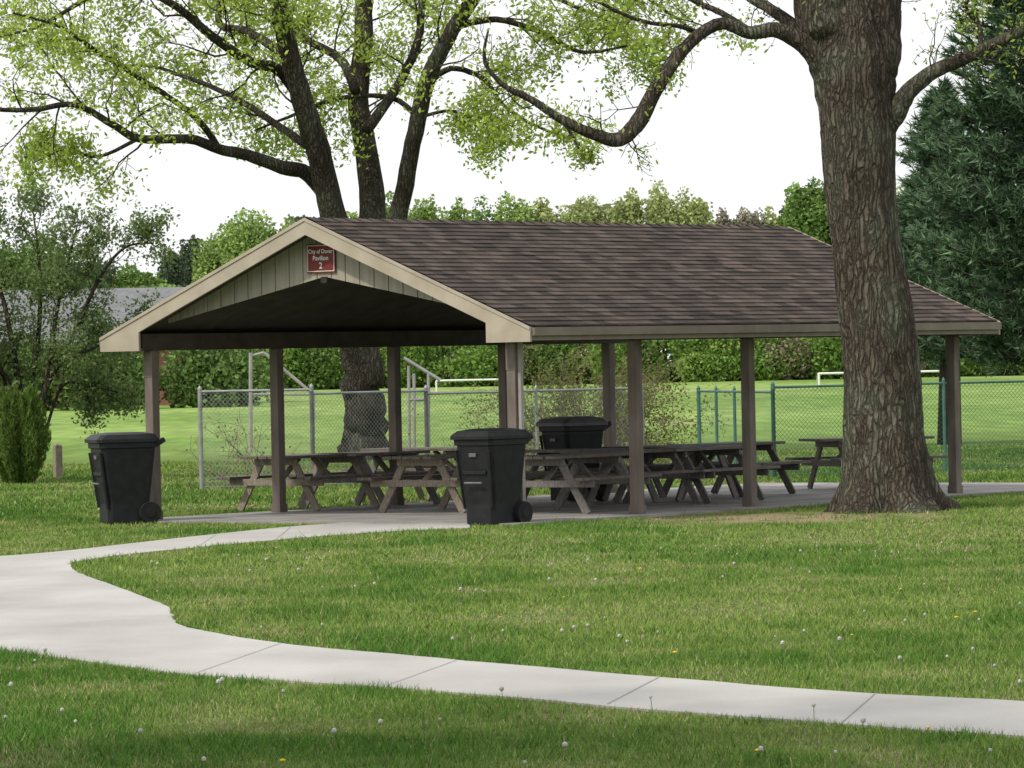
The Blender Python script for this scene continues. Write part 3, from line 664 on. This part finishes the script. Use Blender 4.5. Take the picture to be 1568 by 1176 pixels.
# bramble shrub behind pavilion
T=Tree(); b0=gp(905,722)
for i in range(60):
    az=R.uniform(0,6.283); T.grow(b0+np.array([R.normal(0,.35),R.normal(0,.3),0]),np.array([math.cos(az)*.6,math.sin(az)*.5,1]),R.uniform(1.4,2.5),.012,1,3,[0,6,4],-.08,.18,2)
T.a.obj('stems',[pm('vine_bark',(.12,.085,.06),(.2,.15,.11),5,.9)],(tr:=empty('bramble_shrub')))
V,c=T.leaves(4,.06,.08,(.13,.16,.045),(.22,.25,.08),.6); rawmesh('foliage',V,4,c,M_leaf,tr)
T=Tree()
for i in range(30):
    p=gp(R.choice([R.uniform(315,400),R.uniform(700,860),R.uniform(315,760)]),747); T.grow(p,np.array([R.normal(0,.5),0,1]),R.uniform(.8,1.6),.011,1,2,[0,4],-.08,.3,1)
T.a.obj('stems',[bpy.data.materials['vine_bark']],(tr:=empty('fence_vines')))
V,c=T.leaves(3,.05,.05,(.09,.13,.04),(.15,.19,.06),.6); rawmesh('foliage',V,4,c,M_leaf,tr)
# unseen tree added left of the frame to cast shade on the foreground lawn
T=Tree()
T.limb([(-6.6,17.2,-.1),(-6.5,17.2,2.5),(-6.2,17.3,5),(-6.0,17.4,9.5)],[.35,.26,.22,.1],14)
for i in range(15):
    az=i*2.4; T.grow(np.array([-6.2,17.2,5.0+.32*i]),np.array([math.cos(az),math.sin(az),.4]),R.uniform(3.6,5.0),.09,0,2,[9,6],.02,.15,3)
T.a.obj('trunk_and_limbs',[M_barkm],(tr:=empty('added_shade_tree')),smooth=True)
V,c=T.leaves(7,.22,.22,(.12,.2,.04),(.22,.3,.07),.6); rawmesh('foliage',V,4,c,M_leaf,tr)
# ------------------------------------------------ grass blades
def vis_x(y): return 784/F*y
def field_noise(x,y): return (np.sin(x*1.3+1.7*np.sin(y*.37))+np.sin(y*.61+1.3*np.sin(x*.7+2))+np.sin(x*3.1+y*1.1)*.5+np.sin(y*2.3-x*2.1+1)*.5)/3
from mathutils import noise as mn
NG=np.array([[mn.noise(Vector((i*.37,j*.37,.5)))+.5*mn.noise(Vector((i*.9,j*.9,3.5))) for j in range(256)] for i in range(256)])
def pn(x,y,s):
    a_=(x*s)%255; b_=(y*s)%255; i=a_.astype(int); j=b_.astype(int); fx=a_-i; fy=b_-j; i2=(i+1)%256; j2=(j+1)%256
    return (NG[i,j]*(1-fx)+NG[i2,j]*fx)*(1-fy)+(NG[i,j2]*(1-fx)+NG[i2,j2]*fx)*fy
def blades(y0,y1,dens,hgt,wid,marg):
    wmax=vis_x(y1)+marg; n=int((y1-y0)*2*wmax*dens); x=R.uniform(-wmax,wmax,n); y=R.uniform(y0,y1,n)
    k=np.abs(x)<vis_x(y)+marg; x=x[k];y=y[k]
    k=~inpoly(x,y,poly); x=x[k];y=y[k]
    u,v=w2loc(x,y); k=~((u>-.56)&(u<L_+4.5)&(v>-.46)&(v<W_+.46)); x=x[k];y=y[k]
    dt=np.hypot(x-SOIL[0],y-SOIL[1]); k=(dt>2.2)|(R.uniform(0,1,len(x))<.05+.25*dt*(pn(x,y,3)>0)); x=x[k];y=y[k]
    k=np.hypot(x-TREE[0],y-TREE[1])>.8; x=x[k];y=y[k]
    n=len(x); f=pn(x,y*.6,1.1)*1.7; f2=pn(x+31,y*.6+17,3.6)*1.7; f3=pn(x+7,y+77,12)*1.4; f0=pn(x+90,y*.5+5,.35)*1.6
    h=hgt*R.uniform(.4,1.15,n)*np.clip(1+.25*f+.35*f2+.35*f3,.3,2.0); 
    tall=R.uniform(0,1,n)<.008; h[tall]*=R.uniform(1.4,2.2,tall.sum())
    az=R.uniform(0,6.283,n); ln=R.normal(0,.5,(n,2))*h[:,None]
    B=np.stack([x,y,np.full(n,.0)],1); s=np.stack([np.cos(az),np.sin(az),np.zeros(n)],1)*(wid*R.uniform(.6,1.3,n))[:,None]/2
    Tp=B+np.stack([ln[:,0],ln[:,1],h],1)
    t=np.clip(.42+.45*f+.45*f2+.35*f3+.4*f0+R.normal(0,.2,n),0,1)[:,None]
    c=np.array((.205,.285,.07))*(1-t)+np.array((.08,.175,.032))*t
    dry=R.uniform(0,1,n)<(.045+.38*np.clip(-f2-.15,0,1)+.22*np.clip(-f-.25,0,1)); c[dry]=np.array((.35,.31,.18))
    c*=R.uniform(.72,1.28,(n,1))
    return np.stack([B-s,B+s,Tp],1),c
out=[blades(19,33,2400,.042,.006,1.2),blades(33,46,1400,.042,.008,1.5),blades(46,66,700,.045,.011,2),blades(66,100,220,.055,.02,3)]
rawmesh('grass',np.concatenate([o[0] for o in out]),3,np.concatenate([o[1] for o in out]),M_grass)
# dandelions
A=Acc(); ico=bmesh.new(); bmesh.ops.create_icosphere(ico,subdivisions=1,radius=1); iv=np.array([v.co[:] for v in ico.verts]); ifc=[[v.index for v in f.verts] for f in ico.faces]; ico.free()
cnt=0
while cnt<120:
    y=R.uniform(22,50)**1.0; x=R.uniform(-1,1)*(vis_x(y)+.5)
    if inpoly(np.array([x]),np.array([y]),poly)[0] or R.uniform()<.55-.6*field_noise(x,y): continue
    u,v=w2loc(x,y)
    if u>-.6: 
        if v>-.5: continue
    yel=R.uniform()<.12; h=R.uniform(.05,.13) if not yel else .06; r=R.uniform(.008,.018)
    lx,ly=R.normal(0,.02,2)
    A.tube([(x,y,0),(x+lx,y+ly,h)],[.0022,.002],4,2); A.add(iv*np.array([r,r,r if not yel else r*.5])+np.array([x+lx,y+ly,h]),ifc,1 if yel else 0); cnt+=1
A.obj('dandelions',[pm('seed_head',(.34,.34,.31),(.46,.46,.43),20,.9),pm('dandelion_yellow',(.6,.45,.02),(.7,.5,.03),20,.8),pm('stem_green',(.14,.17,.06),(.2,.2,.09),20,.8)])
